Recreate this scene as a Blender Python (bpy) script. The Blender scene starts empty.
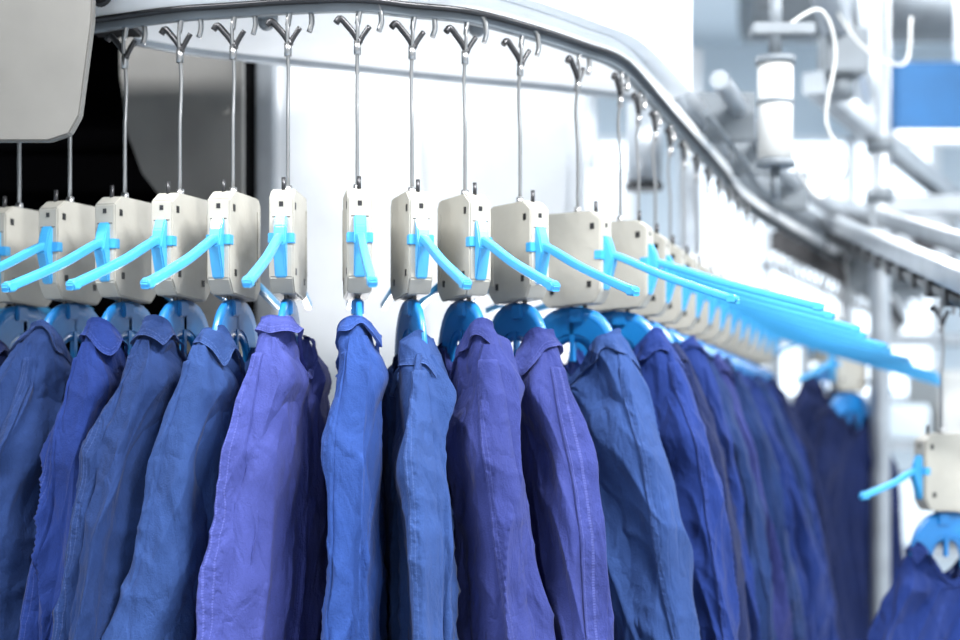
import bpy, bmesh, math, numpy as np
from mathutils import Vector, Matrix
S=bpy.context.scene
EYE=1.5
RZ=-.016
def lin(r,g,b):
    f=lambda c:(c/255/12.92) if c/255<=.04045 else ((c/255+.055)/1.055)**2.4
    return (f(r),f(g),f(b),1)
# ---------------- materials ----------------
def mat(name,col,rough=.5,metal=0,var=.06,scale=12,bump=0.0,bscale=60,emit=0,coat=0,spec=.5):
    m=bpy.data.materials.new(name);m.use_nodes=True
    nt=m.node_tree;N=nt.nodes;L=nt.links;b=N['Principled BSDF']
    tc=N.new('ShaderNodeTexCoord');n=N.new('ShaderNodeTexNoise');n.inputs['Scale'].default_value=scale;n.inputs['Detail'].default_value=5
    L.new(tc.outputs['Object'],n.inputs['Vector'])
    r=N.new('ShaderNodeValToRGB')
    r.color_ramp.elements[0].position=.3;r.color_ramp.elements[1].position=.7
    r.color_ramp.elements[0].color=tuple(c*(1-var*2) for c in col[:3])+(1,)
    r.color_ramp.elements[1].color=tuple(min(1,c*(1+var)) for c in col[:3])+(1,)
    L.new(n.outputs['Fac'],r.inputs['Fac']);L.new(r.outputs['Color'],b.inputs['Base Color'])
    b.inputs['Roughness'].default_value=rough;b.inputs['Metallic'].default_value=metal
    b.inputs['Coat Weight'].default_value=coat;b.inputs['Specular IOR Level'].default_value=spec
    if emit:
        b.inputs['Emission Color'].default_value=col;b.inputs['Emission Strength'].default_value=emit
    if bump:
        n2=N.new('ShaderNodeTexNoise');n2.inputs['Scale'].default_value=bscale;L.new(tc.outputs['Object'],n2.inputs['Vector'])
        bp=N.new('ShaderNodeBump');bp.inputs['Strength'].default_value=bump;bp.inputs['Distance'].default_value=.01
        L.new(n2.outputs['Fac'],bp.inputs['Height']);L.new(bp.outputs['Normal'],b.inputs['Normal'])
    return m
def fabric(name,col):
    m=bpy.data.materials.new(name);m.use_nodes=True
    nt=m.node_tree;N=nt.nodes;L=nt.links;b=N['Principled BSDF']
    def math_(op,a,c=None):
        x=N.new('ShaderNodeMath');x.operation=op
        for i,v in enumerate((a,c)):
            if v is None: continue
            if isinstance(v,(int,float)): x.inputs[i].default_value=v
            else: L.new(v,x.inputs[i])
        return x.outputs[0]
    tc=N.new('ShaderNodeTexCoord');uv=N.new('ShaderNodeUVMap');uv.uv_map='UVMap'
    sp=N.new('ShaderNodeSeparateXYZ');L.new(uv.outputs[0],sp.inputs[0]);U=sp.outputs[0];V=sp.outputs[1]
    n=N.new('ShaderNodeTexNoise');n.inputs['Scale'].default_value=9;n.inputs['Detail'].default_value=8;n.inputs['Roughness'].default_value=.65
    L.new(tc.outputs['Object'],n.inputs['Vector'])
    fine=N.new('ShaderNodeTexNoise');fine.inputs['Scale'].default_value=420;fine.inputs['Detail'].default_value=2;L.new(tc.outputs['Object'],fine.inputs['Vector'])
    r=N.new('ShaderNodeValToRGB');r.color_ramp.elements[0].position=.3;r.color_ramp.elements[1].position=.72
    r.color_ramp.elements[0].color=tuple(c*.74 for c in col[:3])+(1,);r.color_ramp.elements[1].color=tuple(min(1,c*1.24) for c in col[:3])+(1,)
    mixf=math_('ADD',math_('MULTIPLY',n.outputs['Fac'],.75),math_('MULTIPLY',fine.outputs['Fac'],.25))
    L.new(mixf,r.inputs['Fac'])
    l1=math_('LESS_THAN',math_('ABSOLUTE',math_('SUBTRACT',U,.0045)),.0006)
    l2=math_('LESS_THAN',math_('ABSOLUTE',math_('SUBTRACT',U,.0105)),.0006)
    dash=math_('LESS_THAN',math_('FRACT',math_('MULTIPLY',V,260)),.72)
    st=math_('MULTIPLY',math_('ADD',l1,l2),dash)
    worn=math_('MULTIPLY',math_('LESS_THAN',U,.0022),.32)
    mx=N.new('ShaderNodeMix');mx.data_type='RGBA'
    L.new(math_('ADD',math_('MULTIPLY',st,.5),worn),mx.inputs[0]);L.new(r.outputs['Color'],mx.inputs[6])
    mx.inputs[7].default_value=tuple(min(1,c*1.7+.03) for c in col[:3])+(1,)
    L.new(mx.outputs[2],b.inputs['Base Color'])
    b.inputs['Roughness'].default_value=.85;b.inputs['Sheen Weight'].default_value=.03;b.inputs['Sheen Roughness'].default_value=.5
    b.inputs['Specular IOR Level'].default_value=.12
    mp=N.new('ShaderNodeMapping');mp.inputs['Scale'].default_value=(1,1,.42);L.new(tc.outputs['Object'],mp.inputs[0])
    w=N.new('ShaderNodeTexNoise');w.inputs['Scale'].default_value=24;w.inputs['Detail'].default_value=5;w.inputs['Roughness'].default_value=.5;w.inputs['Distortion'].default_value=.8
    L.new(mp.outputs[0],w.inputs['Vector'])
    w2=N.new('ShaderNodeTexNoise');w2.inputs['Scale'].default_value=13;w2.inputs['Detail'].default_value=3;w2.inputs['Distortion'].default_value=.6
    L.new(mp.outputs[0],w2.inputs['Vector'])
    cr=math_('MINIMUM',math_('ABSOLUTE',math_('SUBTRACT',w2.outputs['Fac'],.5)),.09)
    pk=N.new('ShaderNodeTexNoise');pk.inputs['Scale'].default_value=95;pk.inputs['Detail'].default_value=1
    L.new(tc.outputs['Object'],pk.inputs['Vector'])
    near=math_('LESS_THAN',U,.016)
    h=math_('ADD',math_('MULTIPLY',w.outputs['Fac'],1.0),math_('MULTIPLY',math_('MULTIPLY',pk.outputs['Fac'],near),.35))
    h=math_('ADD',h,math_('MULTIPLY',cr,2.5))
    h=math_('SUBTRACT',h,math_('MULTIPLY',st,.15))
    h=math_('ADD',h,math_('MULTIPLY',fine.outputs['Fac'],.10))
    bp=N.new('ShaderNodeBump');bp.inputs['Strength'].default_value=.85;bp.inputs['Distance'].default_value=.009
    L.new(h,bp.inputs['Height']);L.new(bp.outputs['Normal'],b.inputs['Normal'])
    return m
M={}
M['block']=mat('grey_plastic',lin(156,154,146),.45,bump=.05)
M['blue']=mat('sky_blue_plastic',lin(58,148,200),.35,var=.05,coat=.2)
M['yoke']=mat('blue_yoke_painted_shade',lin(20,108,172),.35,var=.05,coat=.2)  # hanger blue darkened for the yoke, its shade painted into the colour
M['steel']=mat('steel',lin(160,160,160),.3,1,var=.1)
M['dark']=mat('dark_steel',lin(60,60,62),.35,.7)
M['black']=mat('black_paint',lin(2,2,3),.95,spec=.03)
M['white']=mat('white_enamel',lin(236,239,242),.35,var=.02)
M['offwhite']=mat('offwhite_plastic',lin(195,196,194),.5,var=.03)
M['greyplate']=mat('brushed_grey_plate',lin(92,91,88),.5,.2,var=.14,scale=5)
M['sideplate']=mat('side_panel_grey',lin(118,117,114),.5,.2,var=.14,scale=4)
M['alu']=mat('aluminium',lin(158,164,170),.35,.5,var=.08)
M['midgrey']=mat('grey_paint',lin(105,112,118),.5,.2,var=.08)
M['cyan']=mat('blue_panel',lin(4,72,118),.6)
M['floor']=mat('floor_concrete',lin(175,179,183),.5,var=.08,scale=3,bump=.1)
M['wall']=mat('wall_paint',lin(206,217,225),.8,var=.02,scale=2)
M['lamp']=mat('lamp_diffuser',(1,1,1,1),.5,emit=6)
M['red']=mat('red_rubber',lin(200,20,30),.4)
# ---------------- helpers ----------------
def newobj(name,bm=None,mats=(),smooth=False,me=None):
    if me is None:
        me=bpy.data.meshes.new(name);bm.normal_update();bm.to_mesh(me);bm.free()
        for m in mats: me.materials.append(m)
        if smooth:
            for p in me.polygons:p.use_smooth=True
    o=bpy.data.objects.new(name,me);S.collection.objects.link(o);return o
def box(bm,lo,hi,mi=0,bev=0):
    lo=Vector(lo);hi=Vector(hi);r=bmesh.ops.create_cube(bm,size=1)
    vs=r['verts']
    for v in vs: v.co=Vector([(lo[i]+hi[i])/2+v.co[i]*(hi[i]-lo[i]) for i in range(3)])
    fs={f for v in vs for f in v.link_faces}
    for f in fs:f.material_index=mi
    if bev:
        es={e for v in vs for e in v.link_edges}
        rr=bmesh.ops.bevel(bm,geom=list(es),offset=bev,segments=2,affect='EDGES')
        for f in rr['faces']:f.material_index=mi
def prism(bm,pts,y0,y1,mi=0,bev=0,axis='y'):
    f3=(lambda x,y,z:(x,y,z)) if axis=='y' else (lambda x,y,z:(x,z,y))
    a=[bm.verts.new(f3(x,y0,z)) for x,z in pts];b=[bm.verts.new(f3(x,y1,z)) for x,z in pts]
    n=len(pts);fs=[bm.faces.new(a),bm.faces.new(b[::-1])]
    for i in range(n): fs.append(bm.faces.new((a[i],b[i],b[(i+1)%n],a[(i+1)%n])))
    bmesh.ops.recalc_face_normals(bm,faces=fs)
    for f in fs:f.material_index=mi
    if bev:
        es=list({e for f in fs for e in f.edges})
        rr=bmesh.ops.bevel(bm,geom=es,offset=bev,segments=2,affect='EDGES')
        for f in rr['faces']:f.material_index=mi
def sweep(bm,pts,sec,mi=0,up=Vector((0,0,1)),cap=True,smooth=True):
    pts=[Vector(p) for p in pts];rings=[]
    for i,p in enumerate(pts):
        t=(pts[min(i+1,len(pts)-1)]-pts[max(i-1,0)]).normalized()
        s=t.cross(up)
        if s.length<1e-3:s=t.cross(Vector((0,1,0)))
        s.normalize();u=s.cross(t)
        rings.append([bm.verts.new(p+s*a+u*b) for a,b in sec])
    n=len(sec);fs=[]
    for i in range(len(rings)-1):
        for j in range(n):
            fs.append(bm.faces.new((rings[i][j],rings[i][(j+1)%n],rings[i+1][(j+1)%n],rings[i+1][j])))
    if cap: fs+= [bm.faces.new(rings[0][::-1]),bm.faces.new(rings[-1])]
    for f in fs:
        f.material_index=mi;f.smooth=smooth and len(f.verts)==4
    return fs
def circ(r,n=10): return [(r*math.cos(2*math.pi*i/n),r*math.sin(2*math.pi*i/n)) for i in range(n)]
def rect(a,b,oy=0): return [(-a,-b+oy),(a,-b+oy),(a,b+oy),(-a,b+oy)]
def rrect(a,b,r):
    o=[]
    for cx,cy,s in((a-r,b-r,0),(-a+r,b-r,90),(-a+r,-b+r,180),(a-r,-b+r,270)):
        for k in range(4):
            t=math.radians(s+k*30);o.append((cx+r*math.cos(t),cy+r*math.sin(t)))
    return o
def cyl(bm,p0,p1,r,mi=0,n=20):
    d=(Vector(p1)-Vector(p0)).normalized()
    sweep(bm,[p0,p1],circ(r,n),mi,up=Vector((0,1,0)) if abs(d.z)>.9 else Vector((0,0,1)))
def catmull(P,per=12):
    P=[Vector(p) for p in P];P=[2*P[0]-P[1]]+P+[2*P[-1]-P[-2]];out=[]
    for i in range(1,len(P)-2):
        for k in range(per):
            t=k/per;a,b,c,d=P[i-1:i+3]
            out.append(.5*((2*b)+(c-a)*t+(2*a-5*b+4*c-d)*t*t+(3*b-a-3*c+d)*t**3))
    out.append(P[-2]);return out
# ---------------- hanger ----------------
def hanger_mesh(AL,drop=.085):
    bm=bmesh.new()
    prof=[(-.068,.138),(-.068,.268),(-.060,.280),(.036,.280),(.056,.266),(.056,.148),(.042,.126),(-.050,.120)]
    prism(bm,prof,-.018,.018,0,.0022)
    for s in(-1,1):
        y=s*.0182
        prism(bm,[(-.058,.150),(-.058,.258),(-.052,.258),(-.052,.150)],min(y,y+s*.0012),max(y,y+s*.0012),0)
        for x,z in((.040,.254),(-.040,.148),(.034,.158)):
            prism(bm,[(x-.004,z-.005),(x-.004,z+.005),(x+.004,z+.005),(x+.004,z-.005)],min(y,y+s*.0006),max(y,y+s*.0006),3)
    box(bm,(.0560,-.003,.252),(.0566,.003,.259),3)
    box(bm,(.0560,-.013,.236),(.0564,.013,.2372),3)
    cyl(bm,(.036,0,.274),(.036,0,.297),.0032,3,8)
    stem=[(0,0,.272),(0,0,.40),(-.004,0,.47),(.0,0,.510),(.004,0,.535),(.002,.0,.560)]
    sweep(bm,catmull(stem,4),circ(.0029,8),2,up=Vector((0,1,0)))
    hook=[(.002,0,.545),(.001,.006,.575),(0,.018,.584),(0,.032,.574),(0,.036,.552),(0,.032,.536)]
    sweep(bm,catmull(hook,4),circ(.0042,8),2,up=Vector((1,0,0)))
    fork=[(0,-.032,.546),(0,-.025,.553),(0,-.014,.542),(0,-.004,.530),(0,.004,.516)]
    sweep(bm,catmull(fork,4),circ(.0050,8),3,up=Vector((1,0,0)))
    fork=[(0,.018,.543),(0,.008,.528),(0,0,.512)]
    sweep(bm,catmull(fork,4),circ(.0040,8),3,up=Vector((1,0,0)))
    cyl(bm,(0,0,.500),(0,0,.520),.0056,2,10)
    for v in bm.verts:
        if v.co.z>.42: v.co.z+=RZ
    cyl(bm,(0,0,.276),(0,0,.290),.0060,2,10)
    z1=.208-drop
    sweep(bm,catmull([(.045,0,.209),(.08,0,.202),(.5*AL+.02,0,.208-drop*.5),(AL-.015,0,z1+.004),(AL,0,z1)],5),rrect(.0056,.0062,.0025),1)
    prism(bm,[(.050,.148),(.050,.236),(.060,.238),(.067,.222),(.074,.196),(.064,.165),(.058,.148)],-.009,.009,1,.002)
    prism(bm,[(.044,.198),(.044,.213),(.058,.213),(.058,.198)],-.0192,.0192,1,.001)
    prism(bm,[(AL-.018,z1-.004),(AL-.018,z1+.011),(AL-.003,z1+.008),(AL+.003,z1+.002),(AL-.002,z1-.006)],-.0066,.0066,1,.002)
    sweep(bm,[(-.055,0,.160),(-.11,0,.145),(-.19,0,.120)],rrect(.0055,.006,.002),1)
    lk=[(-.013,0,.134),(-.014,0,.120),(-.008,0,.110),(0,0,.106),(.008,0,.110),(.014,0,.120),(.013,0,.134)]
    sweep(bm,catmull(lk,3),circ(.0036,8),3,up=Vector((0,1,0)))
    box(bm,(-.013,-.009,.095),(.013,.009,.118),4,.002)
    CX=-.010
    def arch(a,b,z0,n=20,ext=.03):
        p=[(CX-a-.003,0,z0-ext)]
        for i in range(n+1):
            t=math.pi*(1-i/n);p.append((CX+a*math.copysign(abs(math.cos(t))**.75,math.cos(t)),0,z0+b*math.sin(t)**.8 if math.sin(t)>1e-6 else z0))
        p.append((CX+a+.003,0,z0-ext));return p
    sweep(bm,arch(.078,.104,.004),rect(.0135,.0038),4,up=Vector((0,1,0)))
    O=arch(.076,.101,.004);I=arch(.050,.072,.004)
    for k in range(len(O)-1):
        vs=[]
        for y in(-.004,.004):
            for q in(O[k],O[k+1],I[k+1],I[k]): vs.append(bm.verts.new((q[0],y,q[2])))
        for f in((0,1,2,3),(7,6,5,4),(0,4,5,1),(3,2,6,7)):
            ff=bm.faces.new([vs[i] for i in f]);ff.material_index=4
    sweep(bm,arch(.048,.068,.004),rect(.010,.0025),4,up=Vector((0,1,0)))
    box(bm,(-.014,-.004,.03),(-.006,.004,.10),4)
    bmesh.ops.remove_doubles(bm,verts=bm.verts,dist=1e-6)
    bmesh.ops.recalc_face_normals(bm,faces=bm.faces)
    me=bpy.data.meshes.new('garment_hanger');bm.to_mesh(me);bm.free()
    for k in('block','blue','steel','dark','yoke'):me.materials.append(M[k])
    return me
HM=hanger_mesh(.295);HS=hanger_mesh(.20,.05)
HLs=[hanger_mesh(.36,.09),hanger_mesh(.39,.10),hanger_mesh(.42,.11),hanger_mesh(.45,.12),hanger_mesh(.50,.135)]
# ---------------- jackets ----------------
GR=np.random.RandomState(5).rand(64,64)
def vn(x,y,o=0):
    x=np.asarray(x)+o*7.31+100;y=np.asarray(y)+o*3.17+100
    xi=np.floor(x).astype(int);yi=np.floor(y).astype(int);fx=x-xi;fy=y-yi
    fx=fx*fx*(3-2*fx);fy=fy*fy*(3-2*fy)
    g=lambda a,b:GR[a%64,b%64]
    return ((g(xi,yi)*(1-fx)+g(xi+1,yi)*fx)*(1-fy)+(g(xi,yi+1)*(1-fx)+g(xi+1,yi+1)*fx)*fy)*2-1
ZP=[-.80,-.41,-.19,-.10,-.034,.04,.075,.105]
WP=[.246,.218,.184,.162,.136,.104,.088,.074]
def jacket_mesh(seed,mate,lean=0):
    rng=np.random.RandomState(seed);o=rng.rand()*40;ph=rng.rand()*6;sl=rng.uniform(-2,2)
    fl=1 if rng.rand()<.85 else -1
    wj=rng.uniform(-.028,.020);ysw=rng.uniform(-.035,.035)+lean
    thk=rng.uniform(.78,1.08)
    ptp=rng.uniform(.10,.17);ptl=rng.uniform(.02,.10);ptw=rng.uniform(.05,.12);cb=rng.uniform(.010,.024)
    dzj=rng.uniform(-.034,-.002)
    W=lambda z:np.interp(z,ZP,WP)+wj*np.clip((.1-z)/.3,0,1)+.006*vn(z*5,0,o)
    V=[];F=[];UVs=[]
    def ridge(v,p=1.0): return 1-2*np.abs(v)**p
    def disp(s,z,amp=1,oo=0):
        ds=np.clip((.10-z)/.36,0,1)
        a=.0045+.0130*ds
        wz=z+.02*vn(s*12,z*5,o+31)
        ws=s+.009*vn(s*8,z*3.5,o+33)
        f=vn(ws*24+sl*z*2,wz*1.1,o+oo)
        r=ridge(vn(ws*19+sl*z*3,wz*1.4,o+oo+9),.65)
        r2=ridge(vn(ws*27-z*9*fl,wz*4+s*10,o+oo+15),.6)
        r3=ridge(vn(ws*19+z*18*fl,wz*7-s*10,o+oo+21),.6)
        g=vn(ws*36+z*18*fl,z*10,o+oo+3)
        return amp*(a*f+a*.85*r+(.0022+.0018*ds)*r2+.0022*r3+.0007*g)
    def yshift(x,z):
        dd=np.clip((.1-z)/.6,0,1.3)
        return np.sign(x)*(np.abs(x)/.2)**2*(.005*np.sin(z*4+ph)+.006*vn(z*3,2,o+11)+ysw*dd)
    def grid(P,U,closed):
        base=sum(len(v) for v in V);R,C=P.shape[:2]
        V.append(P.reshape(-1,3));UVs.append(U.reshape(-1,2))
        i,j=np.meshgrid(np.arange(R-1),np.arange(C if closed else C-1),indexing='ij')
        jn=(j+1)%C
        F.append((np.stack([i*C+j,i*C+jn,(i+1)*C+jn,(i+1)*C+j],-1)+base).reshape(-1,4))
    def body(fr,z,off=0):
        w=W(z)-.014*np.clip((.05-z)/.15,0,1);t=np.interp(z,[-.8,-.3,-.05,.05,.105],[.032,.028,.028,.027,.024])
        half=math.pi*t+2*(w-t)
        s=fr*half
        sg=np.sign(s);a=np.abs(s)
        q=math.pi*t/2;st=2*(w-t)
        phi=np.where(a<q,a/t,np.where(a<q+st,math.pi/2,math.pi/2+(a-q-st)/t))
        cx=np.where(a<q,w-t,np.where(a<q+st,w-t-(a-q),-(w-t)))
        nx=np.cos(phi);ny=np.sin(phi)*sg
        d=disp(np.where(a>half*.97,half*.97,a)*sg,z,.8)+off
        k=np.clip((1-np.abs(fr))/.04,0,1);d=d*k+off*(1-k)
        x=cx+nx*(t+d);y=ny*(t+d)
        y=y+yshift(x,z)
        sc=np.where(x>-.01,np.exp(-((x+.01)/.058)**2),np.exp(-((x+.01)/.07)**2))
        zz=z-.095*sc*np.clip((z-.0)/.10,0,1)
        return np.stack([x,y,zz],-1),s
    zs=np.concatenate([np.linspace(.105,-.1,56),np.linspace(-.105,-.76,96)])
    fr=np.linspace(-1,1,241)[:-1]
    FR,Z=np.meshgrid(fr,zs);P,s=body(FR,Z)
    grid(P,np.stack([np.minimum(np.abs(np.abs(s)-.13),1),Z],-1),True)
    fr=np.linspace(-1,1,261)
    tv=np.linspace(0,1,26)
    FR,T=np.meshgrid(fr,tv)
    pt=ptp*fl
    u_=(fr-pt)*fl
    shape=np.where(u_>0,np.exp(-(u_/(ptw*.6))**2),np.exp(-np.abs(u_/(ptw*1.5))**1.2))
    L=cb+.014*vn(fr*10,0,o)+ptl*shape+.02*np.exp(-((fr+pt*1.6)/.14)**2)
    L=np.maximum(L,.006)
    Z=.112+.006*vn(FR*9,0,o+8)-T*L[None,:]
    off=.002+.004*np.sin(T*math.pi*.5)+.013*T**1.4*np.exp(-((FR-pt-.02*fl)/.08)**2)+.005*T*vn(FR*16,T*1.5,o+5)
    off=np.maximum(off,.0015)
    P,s=body(FR,Z,off)
    grid(P,np.stack([(1-T)*L[None,:]+.0004,FR*.2],-1),False)
    P2,_=body(FR[-1:],Z[-1:]+.0015,off[-1:]-.006)
    grid(np.concatenate([P[-1:],P2],0),np.stack([np.full((2,P.shape[1]),.0),np.stack([FR[-1]*.2]*2)],-1),False)
    for side in(1,-1):
        oo=13 if side==1 else 29
        zt=.066
        def sleeve(phi,z,off=0):
            rx=np.interp(z,[-.62,-.3,-.06,.02,.066],[.042,.050,.054,.038,.014])
            ry=thk*np.interp(z,[-.62,-.3,-.08,.0,.035,.066],[.031,.035,.036,.034,.025,.010])
            cx=W(z)-rx+.003
            c=np.cos(phi);sn=np.sin(phi);e=.5
            ux=np.sign(c)*np.abs(c)**e;uy=np.sign(sn)*np.abs(sn)**e
            d=disp(phi*.045,z,1.0,oo)
            k=np.clip((math.pi-np.abs(phi))/.5,0,1);d=d*k
            d=d+fl*sn*(.015*np.exp(-((z-.01)/.035)**2)-.012*np.exp(-((z+.09)/.045)**2))
            d=d+off
            x=cx+ux*rx+c*d;y=uy*ry+sn*d
            y=y+yshift(x,z)
            return np.stack([x*side,y,z+0*x],-1)
        zs=np.concatenate([np.linspace(zt,-.05,34),np.linspace(-.055,-.62,110)])
        ph_=np.linspace(-math.pi,math.pi,129)[:-1]
        PH,Z=np.meshgrid(ph_,zs)
        grid(sleeve(PH,Z),np.stack([np.abs(Z+.62),PH*.05],-1),True)
        c0=-.50*fl+rng.uniform(-.35,.2)
        hw=rng.uniform(.26,.38)
        a0,a1=c0-hw,c0+hw
        ph_=np.linspace(a0,a1,15);ph_=np.concatenate([[a0-.012],ph_,[a1+.012]])
        zs=np.linspace(.045,-.618,180)
        PH,Z=np.meshgrid(ph_,zs)
        off=np.full(PH.shape,.0050);off[:,0]=-.002;off[:,-1]=-.002;off[0]=-.003
        off=off+.0008*vn(PH*9,Z*50,o)*(off>0)
        d_edge=np.abs(PH-a0)*.046+.0012
        grid(sleeve(PH,Z,off),np.stack([d_edge,Z],-1),False)
    V=np.concatenate(V);F=np.concatenate(F);UVs=np.concatenate(UVs)
    V[:,2]+=dzj
    me=bpy.data.meshes.new('work_jacket')
    me.vertices.add(len(V));me.vertices.foreach_set('co',V.astype(np.float32).ravel())
    me.loops.add(F.size);me.loops.foreach_set('vertex_index',F.astype(np.int32).ravel())
    me.polygons.add(len(F));me.polygons.foreach_set('loop_start',np.arange(0,F.size,4,dtype=np.int32))
    me.polygons.foreach_set('loop_total',np.full(len(F),4,dtype=np.int32))
    me.update(calc_edges=True);me.validate()
    uv=me.uv_layers.new(name='UVMap');li=np.empty(len(me.loops),dtype=np.int32);me.loops.foreach_get('vertex_index',li)
    uv.data.foreach_set('uv',UVs[li].astype(np.float32).ravel())
    me.polygons.foreach_set('use_smooth',np.ones(len(me.polygons),dtype=bool))
    me.materials.append(mate)
    return me
FAB={'peri':fabric('twill_periwinkle',lin(58,66,126)),'steel':fabric('twill_steel_blue',lin(38,60,106)),
 'blue':fabric('twill_blue',lin(24,43,98)),'violet':fabric('twill_indigo_blue',lin(42,50,102)),'navy':fabric('twill_navy',lin(17,28,64)),
 'mid':fabric('twill_mid_blue',lin(26,45,86)),'cornflower':fabric('twill_cornflower',lin(35,60,116))}
def put(x,y,th,col,seed,dz=0,jt=0,me=None,lean=0):
    ang=math.radians(th-90)
    h=newobj('garment_hanger',me=me or HM);h.location=(x,y,EYE+dz);h.rotation_euler=(0,0,ang)
    if col:
        j=newobj('work_jacket',me=jacket_mesh(seed,FAB[col],lean));j.location=(x,y,EYE+dz);j.rotation_euler=(0,0,ang+math.radians(jt+(seed*37%5)-2))
F_=[(-1.02,2.32,-21,'navy',-5),(-.94,2.28,-21,'navy',-5),(-.85,2.245,-21,'mid',-5),(-.76,2.20,-20,'navy',-5),(-.655,2.13,-19,'mid',-5),(-.554,2.08,-17,'blue',-5),(-.459,2.04,-16,'mid',-5),(-.374,2.02,-12,'steel',-6),
 (-.288,2.00,-2,'peri',-7),(-.183,1.99,9,'cornflower',-4),(-.103,2.02,17,'steel',-3),(-.023,2.05,25,'violet',-3),(.064,2.13,32,'violet',-4),(.165,2.25,53,'steel',-8)]
for i,(x,y,th,c,jt) in enumerate(F_): put(x,y,th,c,i+1,jt=jt,lean=-.045 if i<9 else 0)
cols=['blue','navy','blue','mid','violet','mid','blue','blue','mid','blue','navy','navy']
p=Vector((.25,2.375));d=Vector((.35,.937)).normalized();SP=.137
def DZ(y): return 0 if y<2.375 else -.060*(y-2.375)
for k in range(12):
    q=p+d*(SP*k);th=62+min(k*3,7)
    put(q.x,q.y,th,cols[k],40+k,DZ(q.y),me=HLs[min(k//2,4)],jt=-4)
put(.935,2.7,-68,'blue',80,-.39,me=HS);put(1.10,4.0,-60,'navy',81,-.16,me=HS);put(1.16,4.5,-60,'navy',82,-.07,me=HS)
# ---------------- conveyor ----------------
path2=[(-1.9,2.62),(-1.4,2.46)]+[(a[0],a[1]) for a in F_]+[tuple(p+d*(SP*k)) for k in(0,3,7,11)]+[(1.44,5.05),(1.75,5.75),(2.2,6.9)]
PT=[Vector((v.x,v.y,DZ(v.y) if v.x>0 else 0)) for v in catmull([(a,b,0) for a,b in path2],8)]
def at(z): return [Vector((v.x,v.y,EYE+z+v.z+RZ)) for v in PT]
bm=bmesh.new()
sweep(bm,at(.570),rrect(.007,.007,.003),1)
sweep(bm,at(.594),rrect(.015,.014,.004),0)
sweep(bm,at(.5785),rect(.018,.0030),2)
newobj('conveyor_rail',bm,(M['white'],M['midgrey'],M['dark']))
idx=[i for i,v in enumerate(PT) if v.x>.40]
leg=PT[idx[0]:]
bm=bmesh.new()
sweep(bm,[Vector((v.x-.02,v.y,EYE+.64+v.z)) for v in leg],rrect(.032,.030,.005),0)
sweep(bm,[Vector((v.x+.09,v.y,EYE+.66+v.z)) for v in leg],circ(.020,14),0)
sweep(bm,[Vector((v.x+.06,v.y,EYE+.59+v.z)) for v in leg],circ(.008,8),1)
for k in range(4,len(leg),6):
    v=leg[k];box(bm,(v.x-.03,v.y-.02,EYE+.59+v.z),(v.x+.12,v.y+.02,EYE+.70+v.z),1,.003)
newobj('conveyor_support_beam',bm,(M['alu'],M['midgrey']))
bm=bmesh.new()
for k in range(0,46):
    yy=4.02+.07*k
    if yy>6.5:break
    for j,v in enumerate(PT[:-1]):
        if v.y<=yy<PT[j+1].y and v.x>.3:
            f=(yy-v.y)/(PT[j+1].y-v.y);b=v+(PT[j+1]-v)*f;break
    b=b+Vector((0,0,EYE+RZ))
    sweep(bm,[b+Vector((0,0,.58)),b+Vector((.005,0,.50)),b+Vector((-.006,0,.46)),b+Vector((.012,.0,.43))],circ(.006,6),0,up=Vector((0,1,0)))
    box(bm,b+Vector((-.018,-.012,.50)),b+Vector((.018,.012,.56)),1,.003)
newobj('empty_conveyor_carriers',bm,(M['steel'],M['dark']))
seg=[v for v in PT if -.60<v.x<.41]
outer=[]
for i,v in enumerate(seg):
    t=(seg[min(i+1,len(seg)-1)]-seg[max(i-1,0)]).normalized();n=Vector((t.y,-t.x,0));outer.append(v+n*.045)
inner=catmull([(.40,2.84,0),(.28,2.76,0),(.13,2.68,0),(-.07,2.60,0),(-.245,2.52,0),(-.40,2.45,0),(-.515,2.39,0),(-.60,2.32,0)],5)
bm=bmesh.new()
poly=[(v.x,v.y) for v in outer]+[(v.x,v.y) for v in inner]
prism(bm,poly,EYE+.592,EYE+.90,0,0,axis='z')
sweep(bm,[Vector((v.x,v.y,EYE+.592)) for v in inner],rrect(.006,.012,.003),1)
newobj('conveyor_cover',bm,(M['white'],M['alu']))
for x,y in((-.346,2.16),(-.005,2.20),(.27,2.49)):
    bm=bmesh.new();bmesh.ops.create_uvsphere(bm,u_segments=20,v_segments=12,radius=.014,matrix=Matrix.Translation((x,y,EYE+.578)))
    cyl(bm,(x,y,EYE+.580),(x,y,EYE+.594),.019,0)
    newobj('cap_bolt',bm,(M['midgrey'],),True)
bm=bmesh.new()
sweep(bm,catmull([(.265,2.20,EYE+.70),(.270,2.17,EYE+.655),(.285,2.17,EYE+.640),(.305,2.20,EYE+.66),(.31,2.24,EYE+.70)],6),circ(.004,8),0,up=Vector((0,1,0)))
newobj('red_cable',bm,(M['red'],))
# ---------------- left machine ----------------
bm=bmesh.new()
pts=[(-1.3,EYE+.9),(-1.3,EYE+.345),(-.625,EYE+.345),(-.595,EYE+.355),(-.580,EYE+.382),(-.562,EYE+.52),(-.555,EYE+.9)]
prism(bm,pts,1.93,1.95,0,.002)
prism(bm,[(-1.3,EYE+.88),(-1.3,EYE+.9),(-.55,EYE+.9),(-.55,EYE+.88)],1.95,2.3,0)
newobj('machine_guard_plate',bm,(M['greyplate'],))
bm=bmesh.new()
prism(bm,[(-.74,EYE+1.1),(-.735,EYE+.62),(-.72,EYE+.50),(-.69,EYE+.42),(-.62,EYE+.33),(-.60,EYE-.6),(-.485,EYE-.6),(-.485,EYE+1.1)],2.72,2.75,0,.002)
for x,z in((-.52,.55),(-.52,.30)): cyl(bm,(x,2.70,EYE+z),(x,2.73,EYE+z),.010,0,12)
newobj('machine_side_panel',bm,(M['sideplate'],))
bm=bmesh.new()
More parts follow.
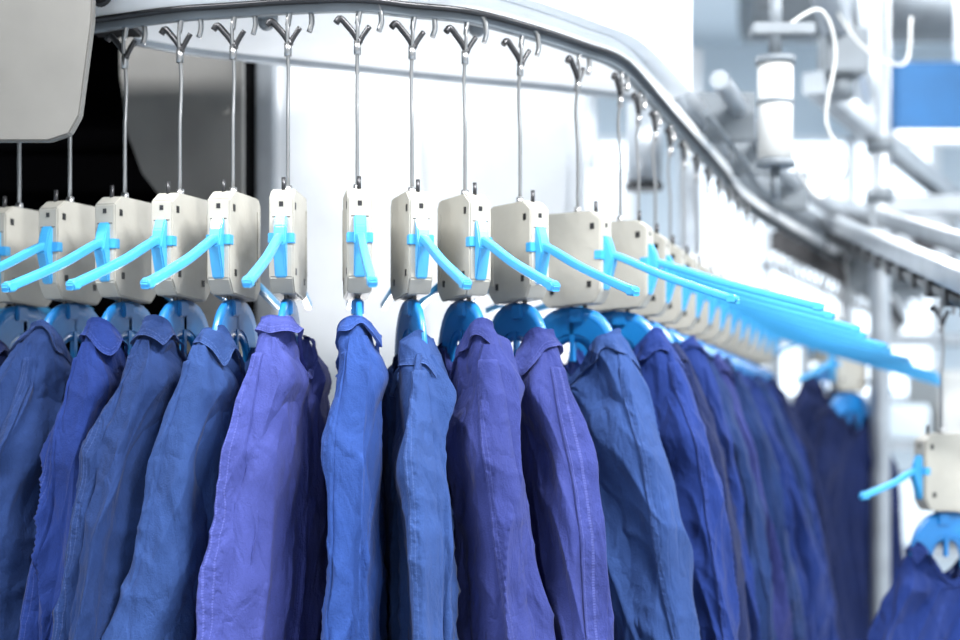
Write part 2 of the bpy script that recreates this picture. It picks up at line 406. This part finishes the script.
box(bm,(-2.2,3.3,0),(-.5,3.34,2.9),0);box(bm,(-.55,2.76,0),(-.51,3.3,2.9),0);box(bm,(-2.2,2.4,2.6),(-.51,3.3,2.64),0)
box(bm,(-2.2,2.5,0),(-2.16,3.3,2.9),0);box(bm,(-2.2,2.6,.9),(-.51,3.3,.94),0)
cyl(bm,(-2.1,3.1,2.05),(-.6,3.1,2.05),.03,0)
newobj('machine_bay',bm,(M['black'],))
bm=bmesh.new();box(bm,(-.63,2.13,EYE+.56),(-.55,2.19,EYE+.64),0,.004);cyl(bm,(-.59,2.12,EYE+.60),(-.59,2.06,EYE+.60),.02,0)
newobj('rail_bracket',bm,(M['dark'],))
bm=bmesh.new()
box(bm,(-.50,3.05,.12),(.24,3.75,2.75),0,.012)
box(bm,(-.445,3.035,.25),(-.13,3.055,2.60),0,.006);box(bm,(-.12,3.035,.25),(.20,3.055,2.60),0,.006)
box(bm,(-.502,2.98,.1),(-.462,3.05,2.42),1,.004)
for x in(-.18,-.07): sweep(bm,[(x,3.035,1.0),(x,3.01,1.0),(x,3.01,1.18),(x,3.035,1.18)],circ(.006,8),1,up=Vector((1,0,0)))
for x in(-.44,.18):
    for y in(3.1,3.7): cyl(bm,(x,y,0),(x,y,.13),.025,1)
newobj('machine_cabinet',bm,(M['white'],M['alu']))
bm=bmesh.new()
box(bm,(-.42,2.62,EYE-.10),(.10,2.70,EYE-.06),0,.004);box(bm,(-.40,2.63,EYE-.062),(.08,2.69,EYE-.056),1)
for x in(-.36,.04): sweep(bm,[(x,2.66,EYE-.1),(x,2.66,EYE-.2),(x,3.04,EYE-.2)],circ(.010,8),0,up=Vector((1,0,0)))
newobj('added_uplight_housing',bm,(M['alu'],M['offwhite']))  # made-up housing for the uplight added behind the jackets
# ---------------- right machinery ----------------
bm=bmesh.new();x,y=.62,2.8
cyl(bm,(x,y,EYE+.45),(x,y,EYE+.66),.036,0,28);cyl(bm,(x,y,EYE+.66),(x,y,EYE+.675),.041,1,28);cyl(bm,(x,y,EYE+.445),(x,y,EYE+.46),.041,1,28)
cyl(bm,(x,y,EYE+.575),(x,y,EYE+.585),.038,1,28)
cyl(bm,(x,y,EYE+.675),(x,y,EYE+.86),.014,1,12);cyl(bm,(x,y,EYE+.38),(x,y,EYE+.45),.010,1,12)
box(bm,(x-.05,y-.02,EYE+.72),(x+.08,y+.03,EYE+.745),1,.003)
newobj('pneumatic_cylinder',bm,(M['offwhite'],M['midgrey']))
bm=bmesh.new();x,y=.40,3.25
cyl(bm,(x,y,EYE+.47),(x,y,EYE+.67),.042,0,24);cyl(bm,(x,y,EYE+.46),(x,y,EYE+.475),.046,1,24);cyl(bm,(x,y,EYE+.67),(x,y,EYE+.80),.02,1,14)
newobj('pneumatic_cylinder',bm,(M['alu'],M['dark']))
for pts in ([(.64,2.8,EYE+.74),(.72,2.82,EYE+.78),(.76,2.85,EYE+.70),(.74,2.85,EYE+.55),(.80,2.9,EYE+.46),(.75,2.95,EYE+.40),(.66,2.84,EYE+.47)],
            [(.9,3.4,EYE+.95),(.95,3.3,EYE+.82),(1.05,3.3,EYE+.78),(1.1,3.4,EYE+.92)]):
    bm=bmesh.new();sweep(bm,catmull(pts,8),circ(.0035,8),0);newobj('air_hose',bm,(M['offwhite'],))
bm=bmesh.new()
cyl(bm,(1.20,4.0,0),(1.20,4.0,3.3),.030,0,20);cyl(bm,(1.20,4.0,0),(1.20,4.0,.02),.08,0,20)
for z in(1.9,2.2,2.05): cyl(bm,(1.20,4.0,z-.02),(1.20,4.0,z+.02),.042,1,20)
box(bm,(1.17,3.98,2.0),(1.75,4.02,2.05),0)
newobj('support_pole',bm,(M['alu'],M['midgrey']))
def lerp(y):
    f=(y-2.7)/1.3;return Vector((.935+.165*f,y,EYE+.156+.23*f))
bm=bmesh.new()
pp=[lerp(y) for y in(2.2,2.7,3.3,4,4.6,5.2)]
sweep(bm,[q+Vector((0,0,.02)) for q in pp],rrect(.009,.01,.003),1)
sweep(bm,[q+Vector((0,0,.065)) for q in pp],rrect(.022,.022,.004),0)
sweep(bm,[q+Vector((.10,.0,.10)) for q in pp],rrect(.015,.022,.004),0)
for i in range(18):
    q=lerp(2.3+i*.16);box(bm,q+Vector((-.015,-.015,0)),q+Vector((.12,.015,.05)),1,.003)
for y in(2.35,4.9):
    q=lerp(y);cyl(bm,(q.x+.12,q.y,0),(q.x+.12,q.y,q.z+.1),.022,0)
newobj('inclined_conveyor',bm,(M['alu'],M['dark']))
bm=bmesh.new()
for a,b,w in(((.75,3.0,EYE+.98),(1.42,4.9,EYE+.90),.035),((.9,3.6,EYE+.80),(2.6,6.2,EYE+.50),.03)):
    sweep(bm,[a,b],rrect(w,w,.006),0)
x,y,z=.98,3.62,.92
box(bm,(x-.05,y-.06,EYE+z-.10),(x+.06,y+.06,EYE+z+.02),1,.006);cyl(bm,(x,y,EYE+z-.10),(x,y,EYE+z-.16),.035,1)
cyl(bm,(2.75,6.42,0),(2.75,6.42,3.3),.04,0);cyl(bm,(.75,3.0,EYE+.95),(.75,3.0,3.3),.025,0);cyl(bm,(1.40,4.85,EYE+.9),(1.40,4.85,3.3),.025,0)
newobj('overhead_gantry',bm,(M['alu'],M['midgrey']))
bm=bmesh.new()
box(bm,(1.32,4.5,EYE+.30),(1.62,4.8,EYE+.62),0,.02);cyl(bm,(1.47,4.5,EYE+.46),(1.47,4.40,EYE+.46),.09,1,28);cyl(bm,(1.47,4.41,EYE+.46),(1.47,4.37,EYE+.46),.04,2,20)
for z in(.35,.57): cyl(bm,(1.62,4.6,EYE+z),(1.95,4.8,EYE+z),.02,1)
newobj('drive_motor',bm,(M['midgrey'],M['alu'],M['dark']))
bm=bmesh.new()
for z in(.3,.75,1.2,1.65): box(bm,(1.35,5.6,z),(2.7,6.2,z+.04),0)
for x in(1.35,2.66):
    for y in(5.6,6.16): box(bm,(x,y,0),(x+.04,y+.04,1.75),0)
rg=np.random.RandomState(3)
for z in(.34,.79,1.24):
    x=1.42
    while x<2.5:
        w_=rg.uniform(.15,.3);box(bm,(x,5.65,z),(x+w_,6.1,z+rg.uniform(.15,.33)),1+int(rg.randint(3)),.012);x+=w_+.04
newobj('storage_rack',bm,(M['alu'],M['offwhite'],M['midgrey'],M['wall']))
bm=bmesh.new()
box(bm,(1.54,4.95,2.42),(2.9,5.05,2.68),0,.01);box(bm,(1.54,4.93,2.38),(2.9,5.05,2.42),1)
for x in(1.8,2.7): cyl(bm,(x,5.0,2.68),(x,5.0,3.5),.02,1)
newobj('hanging_sign_panel',bm,(M['cyan'],M['white']))
bm=bmesh.new()
sweep(bm,[(1.2,6.0,3.22),(4.2,6.0,3.22)],circ(.2,28),0)
for x in(1.6,2.3,3.0,3.7): sweep(bm,[(x-.02,6.0,3.22),(x+.02,6.0,3.22)],circ(.215,28),1);cyl(bm,(x,6.0,3.4),(x,6.0,3.5),.01,1)
newobj('ventilation_duct',bm,(M['midgrey'],M['alu']))
bm=bmesh.new()
box(bm,(.35,5.4,0),(1.0,6.2,2.0),0,.02);box(bm,(.39,5.385,1.55),(.96,5.4,1.9),1,.01);box(bm,(.39,5.385,2.0),(.6,5.7,2.35),2,.01)
for i in range(6): box(bm,(.40,5.37,1.58+i*.05),(.95,5.385,1.60+i*.05),2,.002)
for x in(.45,.9): cyl(bm,(x,5.7,2.0),(x,5.7,2.9),.05,2,16)
newobj('folding_machine',bm,(M['white'],M['wall'],M['alu']))
# ---------------- room ----------------
def slab(name,lo,hi,m):
    bm=bmesh.new();box(bm,lo,hi);return newobj(name,bm,(M[m],))
slab('floor',(-4,-3,-.1),(5,8,0),'floor');slab('ceiling',(-4,-3,3.5),(5,8,3.6),'wall')
slab('wall_back',(-4,8,0),(5,8.1,3.5),'wall');slab('wall_left',(-4.1,-3,0),(-4,8,3.5),'wall');slab('wall_right',(5,-3,0),(5.1,8,3.5),'wall')
for i,(x,z) in enumerate(((-.6,1.4),(1.2,1.4),(3.0,1.4))):
    bm=bmesh.new();box(bm,(x,7.93,z),(x+1.5,7.95,z+1.5),0)
    for a in range(4): box(bm,(x-.03+a*.5,7.90,z-.03),(x+.03+a*.5,7.96,z+1.53),1)
    for zz in(z-.03,z+.75,z+1.5): box(bm,(x-.03,7.90,zz),(x+1.53,7.96,zz+.04),1)
    newobj('window_%d'%(i+1),bm,(mat('window_daylight_%d'%i,lin(235,245,255),.3,emit=1.1,var=0),M['white']))
def area(name,loc,size,power,rot=(0,0,0),col=(1,1,1)):
    l=bpy.data.lights.new(name,'AREA');l.shape='RECTANGLE';l.size,l.size_y=size;l.energy=power;l.color=col
    o=bpy.data.objects.new(name,l);o.location=loc;o.rotation_euler=rot;S.collection.objects.link(o);return o
for i,(x,y,pw) in enumerate(((-1.2,.9,85),(1.2,.9,170),(0.9,4.2,55),(2.4,5.6,60),(-.6,5.2,40),(2.6,2.6,75))):
    bm=bmesh.new();box(bm,(x-.62,y-.12,3.42),(x+.62,y+.12,3.5),1,.008);box(bm,(x-.58,y-.09,3.41),(x+.58,y+.09,3.425),0)
    newobj('ceiling_lamp',bm,(M['lamp'],M['white']))
    area('ceiling_light',(x,y,3.40),(1.15,.2),pw)
area('added_uplight',(-.16,2.66,EYE-.05),(.48,.06),3.2,rot=(math.radians(180+8),0,0))  # added fill, hidden by the jackets, brightens cabinet and cover underside
w=bpy.data.worlds.new('World');S.world=w;w.use_nodes=True
w.node_tree.nodes['Background'].inputs[0].default_value=(.96,.98,1,1);w.node_tree.nodes['Background'].inputs[1].default_value=.95
# ---------------- camera ----------------
cd=bpy.data.cameras.new('camera');cd.lens=50;cd.sensor_width=36;cd.shift_y=59/960
cd.dof.use_dof=True;cd.dof.focus_distance=1.90;cd.dof.aperture_fstop=2.0
co=bpy.data.objects.new('camera',cd);co.location=(0,0,EYE);co.rotation_euler=(math.pi/2,0,0);S.collection.objects.link(co);S.camera=co
S.view_settings.view_transform='Standard';S.view_settings.exposure=.65
